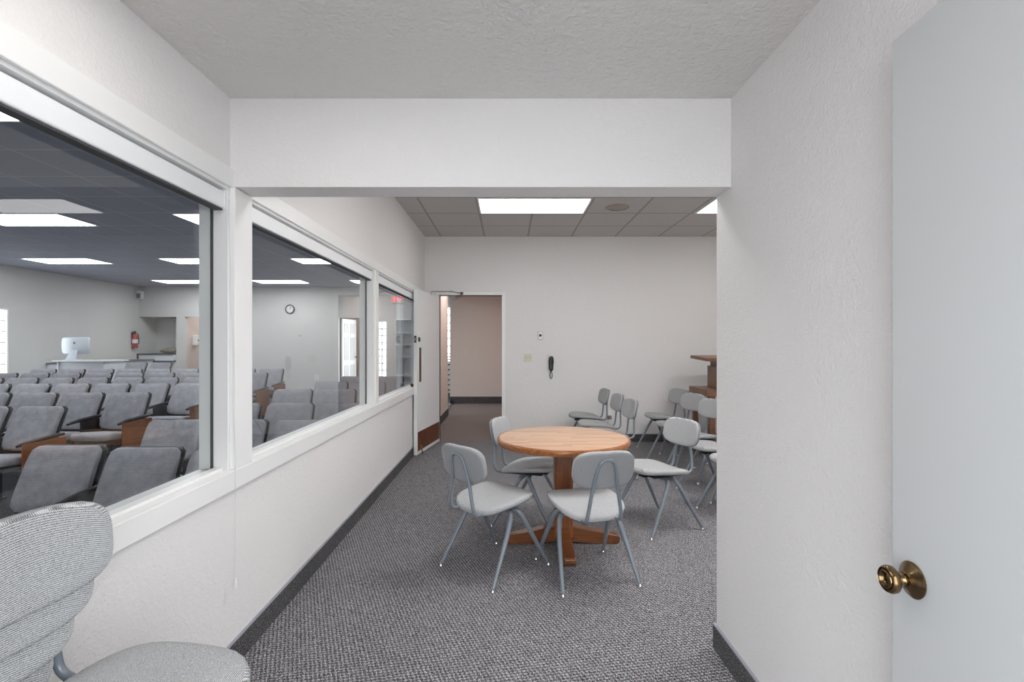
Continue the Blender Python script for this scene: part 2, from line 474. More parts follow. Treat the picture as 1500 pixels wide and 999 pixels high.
wlab = ['large interior window beside the stacked chairs', 'middle interior window beside the broad white post', 'smallest-looking interior window beside the open hall door']
for i, (ya, yb) in enumerate(WIN):
    w = struct(empty('window_%d' % (i + 1), (XG, (ya + yb) / 2, ZS)), wlab[i], 'window')
    L = (-XG, -(ya + yb) / 2, -ZS)
    f = MB()
    t = .012
    f.box(XG + .004, XL, ya, ya + t, ZS - .04, ZH).box(XG + .004, XL, yb - t, yb, ZS - .04, ZH)
    f.box(XG + .004, XL, ya + t, yb - t, ZH - t, ZH)
    f.build('window_frame', 'white', w, loc=L)
    s = MB()
    s.box(XG + .004, XL + .004, ya + t, yb - t, ZS - .04, ZS - .006, bev=.002)
    s.box(XG + .004, XL - .02, ya + t, yb - t, ZS - .006, ZS + .006, bev=.002)
    s.build('window_sill', 'white', w, loc=L)
    s = MB()
    s.box(XLB + .002, XG - .008, ya, yb, ZS - .04, ZS - .002).box(XLB + .002, XG - .008, ya, ya + t, ZS, ZH).box(XLB + .002, XG - .008, yb - t, yb, ZS, ZH)
    s.build('rear_frame', 'white', w, loc=L)
    g = MB()
    g.box(XG - .006, XG + .003, ya + t, ya + t + .006, ZS, ZH - t).box(XG - .006, XG + .003, yb - t - .006, yb - t, ZS, ZH - t)
    g.build('gasket', 'gasket', w, loc=L)
    p = MB().box(XG - .003, XG + .001, ya + t, yb - t, ZS - .01, ZH - t)
    p.build('pane', 'glass', w, smooth=False, loc=L)

# roller blinds drawn up under the window heads
blab = ['white roller blind drawn up above the large window, with a long pull cord',
        'white roller blind drawn up above the middle window past the post',
        'white roller blind drawn up above the window by the open door']
for i, (ya, yb) in enumerate(WIN):
    o = tag(empty('roller_blind', (XL - .03, (ya + yb) / 2, 1.96)), blab[i], 'blind', 'blinds above the interior windows')
    L = (-(XL - .03), -(ya + yb) / 2, -1.96)
    b = MB()
    b.box(XL - .052, XL - .008, ya + .02, yb - .022, 1.922, 1.993, bev=.006)
    b.build('headrail', 'blind', o, loc=L)
    b = MB().box(XL - .050, XL - .014, ya + .02, yb - .022, 1.914, 1.921, bev=.002)
    b.build('bottom_bar', 'gasket', o, loc=L)
    b = MB().box(XL - .054, XL - .006, yb - .021, yb - .015, 1.918, 1.997)
    b.build('end_cap', 'blind', o, loc=L)
    if i == 0:
        y = 2.034
        c = MB().tube([(XL - .01, y - .004, 1.97), (XL + .008, y, 1.955), (XL + .034, y, .85), (XL + .036, y - .002, .40)], .0014, 6)
        cd = c.build('pull_cord', 'cord', o, loc=L)
        c = MB().lathe([(0, .40), (.004, .398), (.008, .37), (.0085, .352), (.006, .35), (0, .35)], Matrix.Translation((XL + .036, y - .002, 0)), 12)
        c.build('cord_tassel', 'cord', cd)

# ------------------------------------------------------------------ ceiling lights
M['lamp_room'] = emit('room_diffuser', (1.0, .99, .985), 3.2)
M['lamp_mid'] = emit('room_diffuser_bright', (1.0, .99, .985), 12.2)
M['lamp_near'] = emit('passage_diffuser', (1.0, .975, .94), 2.6)
M['lamp_aud'] = emit('auditorium_diffuser', (.97, .985, 1.0), 8.6)
M['fill_hall'] = emit('hall_fill', (1.0, .92, .85), 11.0)  # glow of the added hall fill, hidden above the door head
M['fill_side'] = emit('side_hall_fill', (1.0, .95, .91), 5.0)  # glow of the added fill behind the far doorway
def fixture(x0, y0, mat, label, group, w=1.2, d=.585, z=ZC):
    o = tag(empty('ceiling_light', (x0 + w / 2, y0 + d / 2, z)), label, 'ceiling light', group)
    f = MB(); t = .018
    for b in ((-w / 2, w / 2, -d / 2, -d / 2 + t), (-w / 2, w / 2, d / 2 - t, d / 2), (-w / 2, -w / 2 + t, -d / 2 + t, d / 2 - t), (w / 2 - t, w / 2, -d / 2 + t, d / 2 - t)):
        f.box(b[0], b[1], b[2], b[3], -.010, -.001)
    f.build('frame', 'white', o)
    MB().box(-w / 2 + t, w / 2 - t, -d / 2 + t, d / 2 - t, -.006, -.001).build('diffuser', mat, o, smooth=False)
    return o
G1 = 'ceiling lights of the meeting room'
fixture(-.315, 5.08, 'lamp_room', 'lit ceiling panel above the phone wall, in full view', G1)
fixture(2.16, 5.08, 'lamp_room', 'lit ceiling panel cut off by the corner of the wall', G1)
fixture(.295, 2.64, 'lamp_mid', 'lit ceiling panel above the round table, behind the beam', G1)
fixture(2.16, 2.64, 'lamp_mid', 'lit ceiling panel behind the partition wall', G1)
fixture(-.92, .20, 'lamp_near', 'lit ceiling panel of the near passage', 'passage light', .585, 1.2, ZN)
G2 = 'ceiling lights of the auditorium'
rows = [(2.75, (-8.6, -6.3, -3.87), 'stage end row'), (5.68, (-8.6, -6.40, -3.89), 'second row'), (8.62, (-8.56, -6.14, -3.82), 'third row'), (11.52, (-8.38, -6.05, -3.72), 'far wall row')]
cn = ('above the computer desk side', 'in the middle column', 'in the column beside the glass')
for y, xs, rn in rows:
    for x, c in zip(xs, cn):
        fixture(x, y, 'lamp_aud', 'lit auditorium ceiling panel, %s, %s' % (rn, c), G2)
fixture(-.9, 8.6, 'fill_hall', 'unseen fill light added to the hall beyond the open door', 'added hall fill', .6, .6, 2.75)  # added out of view to brighten the hall
fixture(-8.2, 13.4, 'fill_side', 'unseen fill light added in the hallway behind the far doorway', 'added hall fill', .6, .6, 2.6)  # added out of view so the doorway interior is not dark

# ceiling speaker
s = tag(empty('ceiling_speaker', (1.22, 5.42, ZC)), 'round beige speaker grille in the tiled ceiling beside the light panel', 'speaker')
MB().lathe([(.125, -.001), (.125, -.008), (.112, -.014), (.105, -.012)], seg=36, caps=False).build('rim', 'speaker', s)
MB().lathe([(.104, -.010), (.08, -.016), (0, -.019)], seg=36).build('grille', 'speaker', s)

# ------------------------------------------------------------------ open white door in front, with its knob
hx, hy, fx, fy = .782, .06, .854, 1.09
L_ = math.hypot(fx - hx, fy - hy)
d1 = struct(empty('door_1', (hx, hy, 0), math.atan2(fy - hy, fx - hx)), 'open plain white door beside the textured wall, with brass knob', 'door')
MB().box(0, L_, -.042, 0, .008, 2.03, bev=.0015).build('door_leaf', 'doorpaint', d1)
kx, kz = L_ - .062, .868
def axis_y(sign, loc):   # lathe axis +z -> local +y*sign
    return Matrix.Translation(loc) @ Matrix.Rotation(-PI / 2 * sign, 4, 'X')
k = MB().lathe([(.0, 0), (.036, 0), (.0372, .003), (.034, .006), (.0325, .0065), (.030, .0095), (.022, .012), (.0165, .018), (.0145, .019), (0, .019)], axis_y(1, (kx, 0, kz)), 40)
rz = k.build('rosette', 'brass', d1)
k = MB().lathe([(.0115, .019), (.0125, .021), (.010, .024), (.0095, .031), (.013, .034), (.022, .037), (.0275, .042), (.0285, .049), (.0265, .054), (.0240, .0565), (.0225, .0535), (.0205, .0535), (.019, .0575), (.0160, .0580), (.0140, .0530), (.0120, .0505), (.0060, .0520), (0, .0520)], axis_y(1, (kx, 0, kz)), 40)
k.build('knob', 'brass', d1)
k = MB().lathe([(0, 0), (.036, 0), (.034, .006), (.0165, .018), (.010, .024), (.0095, .03), (.0275, .038), (.0265, .05), (0, .055)], axis_y(-1, (kx, -.042, kz)), 28)
k.build('knob_rear', 'brass', d1)

# ------------------------------------------------------------------ open hall door
hx, hy = -.945, 6.885
d2 = struct(empty('door_2', (hx, hy, 0), math.atan2(5.985 - hy, -1.098 - hx)), 'open white hall door with bronze push plate and brown kick plate', 'door')
DL = math.hypot(5.985 - hy, -1.098 - hx)
# local x runs from the hinge to the free edge; the face seen is local +y
MB().box(0.01, DL, -.044, 0, .012, 2.04, bev=.002).build('door_leaf', 'hallpaint', d2)
boxes('push_plate', 'bronze', [(DL - .145, DL - .075, 0, .003, .90, 1.325)], d2, .001)
boxes('kick_plate', 'brownplate', [(.03, DL - .02, 0, .003, .055, .29)], d2, .001)
MB().lathe([(0, 0), (.03, 0), (.03, .006), (.022, .012), (0, .013)], axis_y(1, (DL - .07, 0, 1.425)), 24).build('deadbolt', 'gasket', d2)
pl = boxes('latch_plate', 'gasket', [(DL, DL + .002, -.036, -.008, 1.385, 1.47)], d2)
boxes('latch_bolt', 'chrome', [(DL + .002, DL + .006, -.029, -.015, 1.41, 1.445)], pl)
k = MB().lathe([(0, 0), (.03, 0), (.028, .006), (.012, .014), (.010, .03), (.026, .038), (.028, .05), (.02, .058), (0, .06)], axis_y(-1, (DL - .06, -.044, .86)), 24)
k.build('door_knob', 'brass', d2)
k = MB().tube([(DL - .09, 0, .11), (DL - .09, .02, .11), (DL - .085, .035, .06), (DL - .085, .04, .008)], [.012, .008, .007, .012], 10)
k.build('door_stop', 'brass', d2)
iv = (Matrix.Translation((hx, hy, 0)) @ Matrix.Rotation(math.atan2(5.985 - hy, -1.098 - hx), 4, 'Z')).inverted()
W_ = lambda *p: iv @ Vector(p)
k = MB().tube([W_(-1.0, 6.45, 2.02), W_(-.998, 6.45, 2.056), W_(-.752, 6.60, 2.075)], .009, 8)
k.tube([W_(-.752, 6.60, 2.075), W_(-.635, 6.86, 2.078)], .009, 8)
k.lathe([(0, -.012), (.013, -.012), (.013, .012), (0, .012)], Matrix.Translation(W_(-.752, 6.60, 2.075)), 12)
k.build('closer_arm', 'steel', d2)
MB().lathe([(0, -.018), (.022, -.018), (.022, .018), (0, .018)], Matrix.Translation(W_(-.635, 6.86, 2.078)), 14).build('closer_bracket', 'gasket', d2)
tr = MB()
for b in ((-1.0, -.955, YW - .012, YW + .13, 0, 2.10), (-.075, -.03, YW - .012, YW + .13, 0, 2.10), (-.955, -.075, YW - .012, YW + .13, 2.055, 2.10)):
    tr.box(*b, bev=.003)
struct(tr.build('trim_5', 'white'), 'white metal frame of the hall doorway', 'trim')

# ------------------------------------------------------------------ things on the back wall
def on_wall(px, py, d=YW): return ((px - 743) / 720 * d, CZ - (py - 505) / 720 * d)
x, z = on_wall(773.5, 524)
s = tag(empty('light_switch', (x, YW, z)), 'ivory double light switch plate on the back wall beside the black phone', 'light switch')
MB().box(-.058, .058, -.006, 0, -.058, .058, bev=.003).build('cover_plate', 'ivory', s)
for sx in (-.023, .023):
    MB().box(sx - .005, sx + .005, -.016, -.006, -.008, .014, bev=.002).build('toggle', 'speaker', s)  # darker beige puts the toggles' shadow into their colour
x, z = on_wall(791.5, 491.5)
s = tag(empty('wall_plate', (x, YW, z)), 'small steel wall plate with a black key switch above the phone', 'wall plate')
MB().box(-.036, .036, -.006, 0, -.058, .058, bev=.003).build('cover_plate', 'steel', s)
MB().box(-.029, .029, -.009, -.006, -.05, .052, bev=.001).build('insert', 'white', s)
MB().lathe([(0, 0), (.019, 0), (.017, .012), (.007, .014), (0, .014)], axis_y(-1, (0, -.009, .002)), 20).build('key_switch', 'black', s)
x, z = on_wall(807, 533)
s = tag(empty('wall_phone', (x, YW, z)), 'black telephone handset hanging on the back wall with looped cord', 'telephone')
MB().box(-.03, .03, -.028, 0, -.08, .085, bev=.01).build('cradle', 'blacksoft', s)
m = MB()
m.pad(.036, .105, .03, lambda u, v, h: Vector((u * (1 - .12 * (v / .105 < 0)), -.052 - h + .012 * (1 - (v / .105) ** 2) - .004, v + .005)), ex=3.2, seg=36)
m.build('handset', 'blacksoft', s)
m = MB()
pts = [(0, -.03, -.09)]
for i in range(25):
    a = -PI / 2 + 2 * PI * i / 24
    pts.append((.015 * math.cos(a + PI) * (1.0 if i not in (0, 24) else .3), -.03, -.158 + .042 * math.sin(a + PI)))
pts = [(0, -.03, -.09), (.004, -.03, -.11)] + [(.017 * math.sin(t), -.03 - .004 * math.sin(t / 2), -.158 + .046 * math.cos(t)) for t in [2 * PI * k / 20 for k in range(21)]] + [(-.004, -.03, -.11), (0, -.025, -.085)]
m.tube(pts, .0048, 8)
m.build('coiled_cord', 'blacksoft', s)
x, z = on_wall(892.5, 607)
s = tag(empty('power_outlet', (x, YW, z)), 'white outlet with a dark plug low on the back wall behind the chairs', 'outlet')
MB().box(-.036, .036, -.006, 0, -.058, .058, bev=.003).build('cover_plate', 'white', s)
MB().box(-.027, .027, -.04, -.006, -.055, -.012, bev=.006).build('plug', 'grey', s)
x, z = on_wall(688, 516, 11.4)
s = tag(empty('light_switch', (x, 11.4, z)), 'small beige switch plate on the tan end wall of the hall', 'light switch')
MB().box(-.036, .036, -.006, 0, -.058, .058, bev=.003).build('cover_plate', 'ivory', s)
MB().box(-.005, .005, -.016, -.006, -.008, .014, bev=.002).build('toggle', 'speaker', s)  # same darkened toggle, shadow put into its colour

# ------------------------------------------------------------------ grey school chairs
def back_fn(off):
    def f(u, v, h):
        tilt = R(12)
        y = -(h + off) + (u / .18) ** 2 * .028        # concave towards the sitter
        return Vector((u, -.245 - v * math.sin(tilt) - (-y) * 0 + y * math.cos(tilt) * 1.0 - 0.0, .682 + v * math.cos(tilt) + (-y) * math.sin(tilt) * -1))
    return f
def make_chair():
    root = empty('stacking_chair')
    def seat(u, v, h):
        # dish: rear dips, front edge rolls over
        z = .424 + .018 * (v / .205) - .016 * max(0, (v - .10) / .105) ** 2 - .018 * max(0, (-v - .08) / .125) ** 2 + .012 * (u / .21) ** 2
        taper = 1 - .07 * (-v / .205 if v < 0 else 0)
        return Vector((u * taper, v - .005, z + h))
    MB().pad(.213, .208, .036, seat, ex=3.3).build('seat', 'fabric', root)
    fb = lambda u, v, h: Vector((u, 0, 0))
    tilt = R(12)
    def bk(off):
        def f(u, v, h):
            n = h + off - (1 - (u / .18) ** 2) * .026 + .013
            # n measured along the backrest normal (+ = towards the sitter)
            c = Vector((u, -.262, .682))
            return c + Vector((0, -math.sin(tilt), math.cos(tilt))) * v + Vector((0, math.cos(tilt), math.sin(tilt))) * n
        return f
    MB().pad(.181, .105, .026, bk(.008), ex=3.4).build('backrest', 'fabric', root)
    sh = MB().pad(.1795, .1035, .012, bk(-.011), ex=3.4).build('back_shell', 'shell', root)
    for sx in (-.145, .145):
        rv = MB()
        rv.lathe([(0, 0), (.005, 0), (.004, .003), (0, .004)], Matrix.Translation(bk(-.017)(sx, .01, 0)) @ Matrix.Rotation(PI / 2 + tilt, 4, 'X'), 10)
        rv.build('rivet', 'chrome', sh)
    # inverted U tube behind the back, running forward under the seat
    P = []
    def bp(u, v): return Vector((u, -.262 - .030, .682)) + Vector((0, -math.sin(tilt), math.cos(tilt))) * v + Vector((0, 0.0, 0))
    side = [Vector((.095, .10, .388)), Vector((.098, -.12, .385)), Vector((.100, -.20, .385)), Vector((.101, -.252, .392)), Vector((.0985, -.268, .44)), bp(.072, -.10), bp(.055, .0), bp(.043, .038), bp(.022, .058)]
    other = [Vector((-p.x, p.y, p.z)) for p in side[::-1]]
    MB().tube(side + other, .0105, 10, smooth=2).build('back_tube', 'tube', root)
    br = MB()
    br.box(-.125, .125, -.12, .12, .385, .401, bev=.004)
    br.box(-.03, .03, -.14, .14, .374, .386, bev=.003)
    br.build('seat_bracket', 'bracket', root)
    for sx in (-1, 1):
        for sy in (1, -1):
            t = MB()
            t.tube([(sx * .03, sy * .016, .372), (sx * .125, sy * .022, .374), (sx * .172, sy * .034, .372), (sx * .194, sy * .075, .29), (sx * .212, sy * .155, .15), (sx * .229, sy * .232, .018)],
                   [.0135, .0148, .0155, .0150, .0128, .0098], 10, smooth=2)
            lg = t.build('leg', 'tube', root)
            g = MB().lathe([(0, .022), (.0075, .022), (.0085, .012), (.0125, .006), (.0125, .001), (0, 0)], Matrix.Translation((sx * .2305, sy * .238, 0)), 14)
            g.build('glide', 'chrome', lg)
    return root
proto = make_chair()
used = [False]
def put_chair(x, y, face, label, group, z=0.0):
    """face = direction (x, y) the sitter looks"""
    o = copy_tree(proto) if used[0] else proto
    used[0] = True
    o.location = (x, y, z); o.rotation_euler = (0, 0, math.atan2(-face[0], face[1]))
    tag(o, label, 'chair', group)
    return o
GT = 'grey chairs around the round table'
put_chair(.465, 2.937, (-.25, .97), 'grey chair with its back to the viewer, pushed under the front of the round table', GT)
put_chair(-.077, 3.026, (.70, .71), 'grey chair set diagonally at the round table, back tube towards the window wall', GT)
put_chair(.185, 3.80, (.94, -.34), 'grey chair partly hidden behind the round table on the hall door side', GT)
put_chair(1.127, 3.73, (-.91, -.41), 'grey chair at the round table beside the wall corner, front of its backrest showing', GT)
GR = 'grey chairs in a line near the back wall'
put_chair(1.02, 6.45, (-.99, -.1), 'grey chair nearest the back wall in the line behind the round table', GR)
put_chair(1.04, 5.77, (-.99, -.1), 'grey chair second from the back wall in the line behind the table', GR)
put_chair(1.05, 5.19, (-.985, -.14), 'grey chair in line behind the table top, mostly hidden, narrow back showing', GR)
GL = 'grey chairs in a line beside the lectern'
put_chair(2.03, 6.40, (-.93, -.37), 'grey chair by the back wall in the line beside the lectern', GL)
put_chair(1.97, 5.72, (-.90, -.43), 'grey chair in front of the lectern ledge, second from the back wall', GL)
put_chair(1.96, 5.10, (-.88, -.47), 'grey chair in front of the lectern leg, third from the back wall', GL)
put_chair(1.90, 4.50, (-.95, -.3), 'grey chair fourth from the back wall, seat showing past the wall corner', GL)
put_chair(1.87, 3.93, (-.96, -.28), 'grey chair cut off by the wall corner, just seat edge and legs showing', GL)
GS = 'stack of grey chairs beside the window'
sl = ['topmost grey chair of the stack by the large window, seat in view', 'grey chair second from the top of the stack by the window',
      'grey chair third from the top of the stack by the window', 'lowest grey chair of the stack by the window, at the floor']
for i, lb in enumerate(sl):
    th, ph = -.133, .13 * (3 - i) / 3
    o = put_chair(0, 0, (math.cos(th), math.sin(th)), lb, GS)
    o.rotation_euler.x = -ph
    back = -.4 * math.sin(ph)
    o.location = (-.779 - .010 * i + back * math.cos(th), .982 - .030 * i + back * math.sin(th), .19 - .0633 * i + .4 - .4 * math.cos(ph))

# ------------------------------------------------------------------ round table
t = tag(empty('round_table', (.385, 3.39, 0)), 'round wooden pedestal table with a plank top, chairs pushed in around it', 'table')
rt, zt = .455, .725
MB().lathe([(0, zt - .022), (rt - .018, zt - .022), (rt - .016, zt - .0005), (rt - .018, zt), (0, zt)], seg=72).build('tabletop', 'tabletop', t)
MB().lathe([(rt - .018, zt - .040), (rt - .006, zt - .039), (rt, zt - .028), (rt, zt - .013), (rt - .006, zt - .002), (rt - .0155, zt - .0002), (rt - .0155, zt - .03), (rt - .018, zt - .040)][:-1], seg=72).build('edge_band', 'tableedge', t)
MB().lathe([(0, zt - .038), (rt - .022, zt - .038), (rt - .022, zt - .0225), (0, zt - .0225)], seg=64).build('under_top', 'tableedge', t)
c = MB()
def post_fn(x, y, z): return Vector((x, y, z))
q = .062; ch = .016
poly = [(q - ch, -q), (q, -q + ch), (q, q - ch), (q - ch, q), (-q + ch, q), (-q, q - ch), (-q, -q + ch), (-q + ch, -q)]
c.prism(poly, .05, zt - .04, post_fn)
c.build('pedestal_post', 'pedestal', t)
boxes('top_cleat', 'pedestal', [(-.28, .28, -.045, .045, zt - .075, zt - .0385)], t, .006)
for kk in range(4):
    a = -PI / 2 + kk * PI / 2
    mt = Matrix.Rotation(a, 4, 'Z')
    prof = [(.055, 0.012), (.30, 0.0), (.37, 0.0), (.385, .02), (.385, .045), (.37, .058), (.20, .088), (.055, .12)]
    m = MB().prism(prof, -.036, .036, lambda x, z, w: mt @ Vector((x, w, z)))
    es = [e for e in m.bm.edges]
    bmesh.ops.bevel(m.bm, geom=es, offset=.006, segments=2, profile=.5, affect='EDGES')
    m.build('foot', 'foot', t)

# ------------------------------------------------------------------ lectern
l = tag(empty('lectern', (2.67, 6.04, 0)), 'brown wooden lectern with slanted top and ledge behind the chairs, by the back wall', 'lectern')
MB().box(-.32, .32, -.27, .27, -.02, .02, bev=.006, mtx=Matrix.Translation((0, 0, 1.195)) @ Matrix.Rotation(R(2.5), 4, 'X')).build('reading_top', 'lectern', l)
m = MB().box(-.15, .15, -.15, .15, .832, 1.10, bev=.004).box(-.125, .125, -.125, .125, 1.10, 1.18, bev=.004)
m.build('neck', 'lectern', l)
MB().box(-.33, .33, -.29, .29, .752, .832, bev=.005).build('ledge', 'lectern', l)
for sx in (-1, 1):
    for sy in (-1, 1):
        MB().box(sx * .26 - .035, sx * .26 + .035, sy * .24 - .03, sy * .24 + .03, 0, .752, bev=.004).build('leg', 'lectern', l)
boxes('shelf_board', 'lectern', [(-.29, .29, -.21, .21, .18, .20)], l)

# white shelves on the end wall of the room (seen in the glass)
w = tag(empty('wall_shelf_unit', (XE, 6.0, 0)), 'white open shelf unit mirrored faintly in the large window pane', 'shelf')
boxes('side_panel', 'white', [(-.32, 0, .56, .60, 0, 2.12)], w)
boxes('side_panel', 'white', [(-.32, 0, -.70, -.66, 0, 2.12)], w)
for z in (.08, .45, .86, 1.22, 1.50, 1.80, 2.08):
    boxes('shelf_board', 'white', [(-.32, 0, -.66, .56, z, z + .04)], w)

# ------------------------------------------------------------------ auditorium seats (sitter faces -Y)
def make_seat(end):
    root = empty('auditorium_seat')
    b0, b1 = Vector((0, .175, .455)), Vector((0, .345, .845))
    ax = (b1 - b0).normalized(); nr = Vector((0, -ax.z, ax.y))
    mid = (b0 + b1) / 2; hl = (b1 - b0).length / 2
    def fn(off):
        def f(u, v, h):
            return mid + Vector((u * (1 + .03 * (-v / hl)), 0, 0)) + ax * v + nr * (h + off - .02 * (1 - (u / .23) ** 2) + .012 * (1 - (v / hl) ** 2))
        return f
    MB().pad(.222, hl - .006, .05, fn(.022), ex=11, seg=48, rings=4).build('backrest', 'fabric_aud', root)
    MB().pad(.232, hl + .008, .022, fn(-.012), ex=12, seg=48, rings=3).build('back_shell', 'black', root)
    def st(u, v, h): return Vector((u, v - .02, .425 - .03 * (v / .22) - .02 * max(0, (-v - .12) / .1) ** 2 + h))
    MB().pad(.222, .225, .075, st, ex=6, seg=40, rings=4).build('seat', 'fabric_aud', root)
    def su(u, v, h): return Vector((u, v - .01, .372 + h))
    MB().pad(.205, .20, .035, su, ex=5, seg=28, rings=3).build('seat_pan', 'black', root)
    a = MB().tube([(.25, .27, .60), (.25, .20, .602), (.25, -.10, .58), (.25, -.15, .565)], [.014, .019, .019, .013], 10, smooth=1)
    a.build('armrest', 'black', root)
    p = MB().box(.239, .261, .0, .22, zlow, .58, bev=.004).box(.236, .264, -.12, .26, zlow, zlow + .035, bev=.006)
    p.build('standard', 'black', root)
    if end:
        MB().box(.266, .278, -.13, .27, .16, .577, bev=.003).build('end_panel', 'endpanel', root)
    return root
zlow = .0
plainseat = make_seat(False); endseat = make_seat(True)
first = {0: True, 1: True}
ORD = ['first', 'second', 'third', 'fourth', 'fifth', 'sixth', 'seventh', 'eighth', 'ninth', 'tenth', 'eleventh']
def put_seat(xc, ytop, end, label, group, rot=0.0, dz=0.0):
    src = endseat if end else plainseat
    o = src if first[end] else copy_tree(src)
    first[end] = False
    y = ytop - .345
    o.location = (xc, y, zf(y) + dz); o.rotation_euler = (0, 0, rot)
    tag(o, label, 'seat', group)
def sees(x, d, lim=-25): return 743 + x / d * 720 > lim
# block across the aisle: (depth of the back's top, x of the row's end, pitch)
for r, (d, xe, n) in enumerate([(4.59, -4.06, 4), (5.48, -3.92, 6), (6.42, -3.84, 8), (7.30, -3.80, 8), (8.15, -3.92, 9), (8.95, -4.02, 9)]):
    for k in range(n):
        x = xe - .265 - .505 * k
        dd = d - .012 * k
        if not sees(x + .25, d): continue
        if r == 5 and (k in (1, 2, 3, 4, 5) and k not in (3, 4)) and False: continue
        put_seat(x, dd, 1 if k == 0 else 0, 'charcoal fabric auditorium seat across the aisle, %s row back, %s from the aisle' % (ORD[r], ORD[k]), 'auditorium seats across the aisle', R(-1.5))
# block along the window wall
for r, (d, xs) in enumerate([(3.19, (-2.81, -2.27, -1.73)), (4.0, (-2.66, -2.15, -1.64)), (4.75, (-2.58, -2.07, -1.56)), (5.75, (-2.48, -1.97)), (6.65, (-2.36, -1.85)), (7.5, (-2.30, -1.79))]):
    for k, x in enumerate(xs):
        put_seat(x, d - (.05 * k if r == 0 else .0), 0, 'charcoal fabric auditorium seat by the glass, %s row back, %s from the aisle' % (ORD[r], ORD[k]), 'auditorium seats along the window wall', R(1.5))
# loose pair by the counter
for k, px in enumerate((202, 238)):
    d = 10.9
    put_seat((px - 743) / 720 * d, d, 0, 'charcoal seat in the pair before the niche counter, %s' % ('nearer the computer desk' if k == 0 else 'nearer the doorway'), 'seats before the niche counter', 0, .02)

# ------------------------------------------------------------------ auditorium furnishings
# desk with computer
dk = tag(empty('computer_desk', (-8.235, 9.75, zf(9.75))), 'white desk carrying the desktop computer behind the seats', 'desk')
zd = 1.06 - zf(9.75)
MB().box(-.52, .50, -.30, .30, zd - .03, zd, bev=.004).build('desk_top', 'desk', dk)
MB().box(-.46, -.43, -.26, .26, 0, zd - .03).box(.41, .44, -.26, .26, 0, zd - .03).build('side_panel', 'desk', dk)
MB().box(-.43, .41, -.24, -.22, .25, zd - .03).build('front_panel', 'desk', dk)
cp = tag(empty('desktop_computer', (-8.42, 9.62, 1.06)), 'silver all-in-one desktop computer seen from behind on the white desk', 'computer')
m = MB()
m.pad(.275, .165, .024, lambda u, v, h: Vector((u, -.045 - h * 1.2 + .018 * ((u / .275) ** 2 + (v / .165) ** 2), .285 + v)), ex=14, seg=48)
m.build('screen_housing', 'aluminium', cp)
MB().prism([(-.150, .004), (-.064, .20), (-.056, .20), (-.140, .004)], -1, 1, lambda a, z, w: Vector((w * (.105 - .20 * z), a, z))).build('stand', 'aluminium', cp)
boxes('stand_base', 'aluminium', [(-.105, .105, -.15, .06, 0, .007)], cp, .002)
lg = MB().lathe([(0, 0), (.019, 0), (.019, .0015), (0, .0015)], Matrix.Translation((0, -.0625, .335)) @ Matrix.Rotation(PI / 2, 4, 'X'), 20)
lg.lathe([(0, 0), (.007, 0), (.007, .0015), (0, .0015)], Matrix.Translation((.006, -.0625, .361)) @ Matrix.Rotation(PI / 2, 4, 'X') @ Matrix.Scale(.5, 4, (1, 0, 0)), 12)
lg.build('emblem', 'gasket', cp)
# counter along the side wall
ct = tag(empty('side_counter', (XA + .01, 11.55, 0)), 'low pale counter running along the side wall to the corner', 'counter')
MB().box(0, .50, -1.30, 1.17, .955, .985, bev=.004).build('counter_top', 'grey', ct)
MB().box(0, .46, -1.28, 1.16, zf(11), .955).build('counter_front', 'desk', ct)
# niche counter
nc = tag(empty('niche_counter', (-9.15, YF, 0)), 'white counter band with dark edges set in the niche of the far wall', 'counter')
MB().box(-.46, .47, -.10, .58, 1.10, 1.13, bev=.004).build('counter_top', 'gasket', nc)
MB().box(-.44, .47, -.08, .5, .945, 1.10).build('counter_front', 'desk', nc)
MB().box(-.46, .47, -.09, .5, .92, .945).build('lower_edge', 'gasket', nc)
MB().box(-.475, -.445, -.10, .5, .92, 1.13).build('end_edge', 'gasket', nc)
bg = MB().pad(.23, .10, .14, lambda u, v, h: Vector((-8.93 + u, YF + .10 + v, 1.203 + h * (1 - .5 * (u < 0) * abs(u) / .23))), ex=2.6, seg=30)
tag(bg.build('folded_cloth', 'cloth'), 'lumpy taupe cloth lying on the niche counter', 'cloth')
# fire extinguisher on the side wall
fe = tag(empty('fire_extinguisher', (XA, 12.62, 1.28)), 'red fire extinguisher hanging on the side wall by the niche', 'fire extinguisher')
MB().lathe([(0, 0), (.058, 0), (.065, .015), (.065, .28), (.05, .33), (.022, .355), (.022, .375), (0, .375)], Matrix.Translation((.075, 0, 0)), 24).build('cylinder_body', 'red', fe)
MB().lathe([(.0662, .12), (.0662, .22), (.0655, .22), (.0655, .12)], Matrix.Translation((.075, 0, 0)), 24).build('paper_label', 'paper', fe)
MB().box(.06, .09, -.07, .03, .375, .40, bev=.004).box(.06, .09, -.09, .03, .415, .43, bev=.004).box(.065, .085, -.01, .02, .36, .43).build('valve_handle', 'black', fe)
MB().tube([(.075, .03, .385), (.09, .09, .36), (.11, .085, .2), (.11, .075, .1)], .01, 8, smooth=1).build('hose', 'black', fe)
MB().box(0, .015, -.03, .03, .1, .4).build('wall_bracket', 'grey', fe)
# small speaker in the corner
sp = tag(empty('corner_speaker', (-9.55, 12.78, 2.66)), 'small white box speaker high in the auditorium corner', 'speaker')
MB().box(-.06, .06, -.05, .07, -.10, .10, bev=.01).build('cabinet', 'white', sp)
MB().box(-.05, .05, -.054, -.05, -.09, .03).build('grille', 'grey', sp)
MB().box(-.08, -.058, -.02, .02, -.03, .03).build('wall_bracket', 'grey', sp)
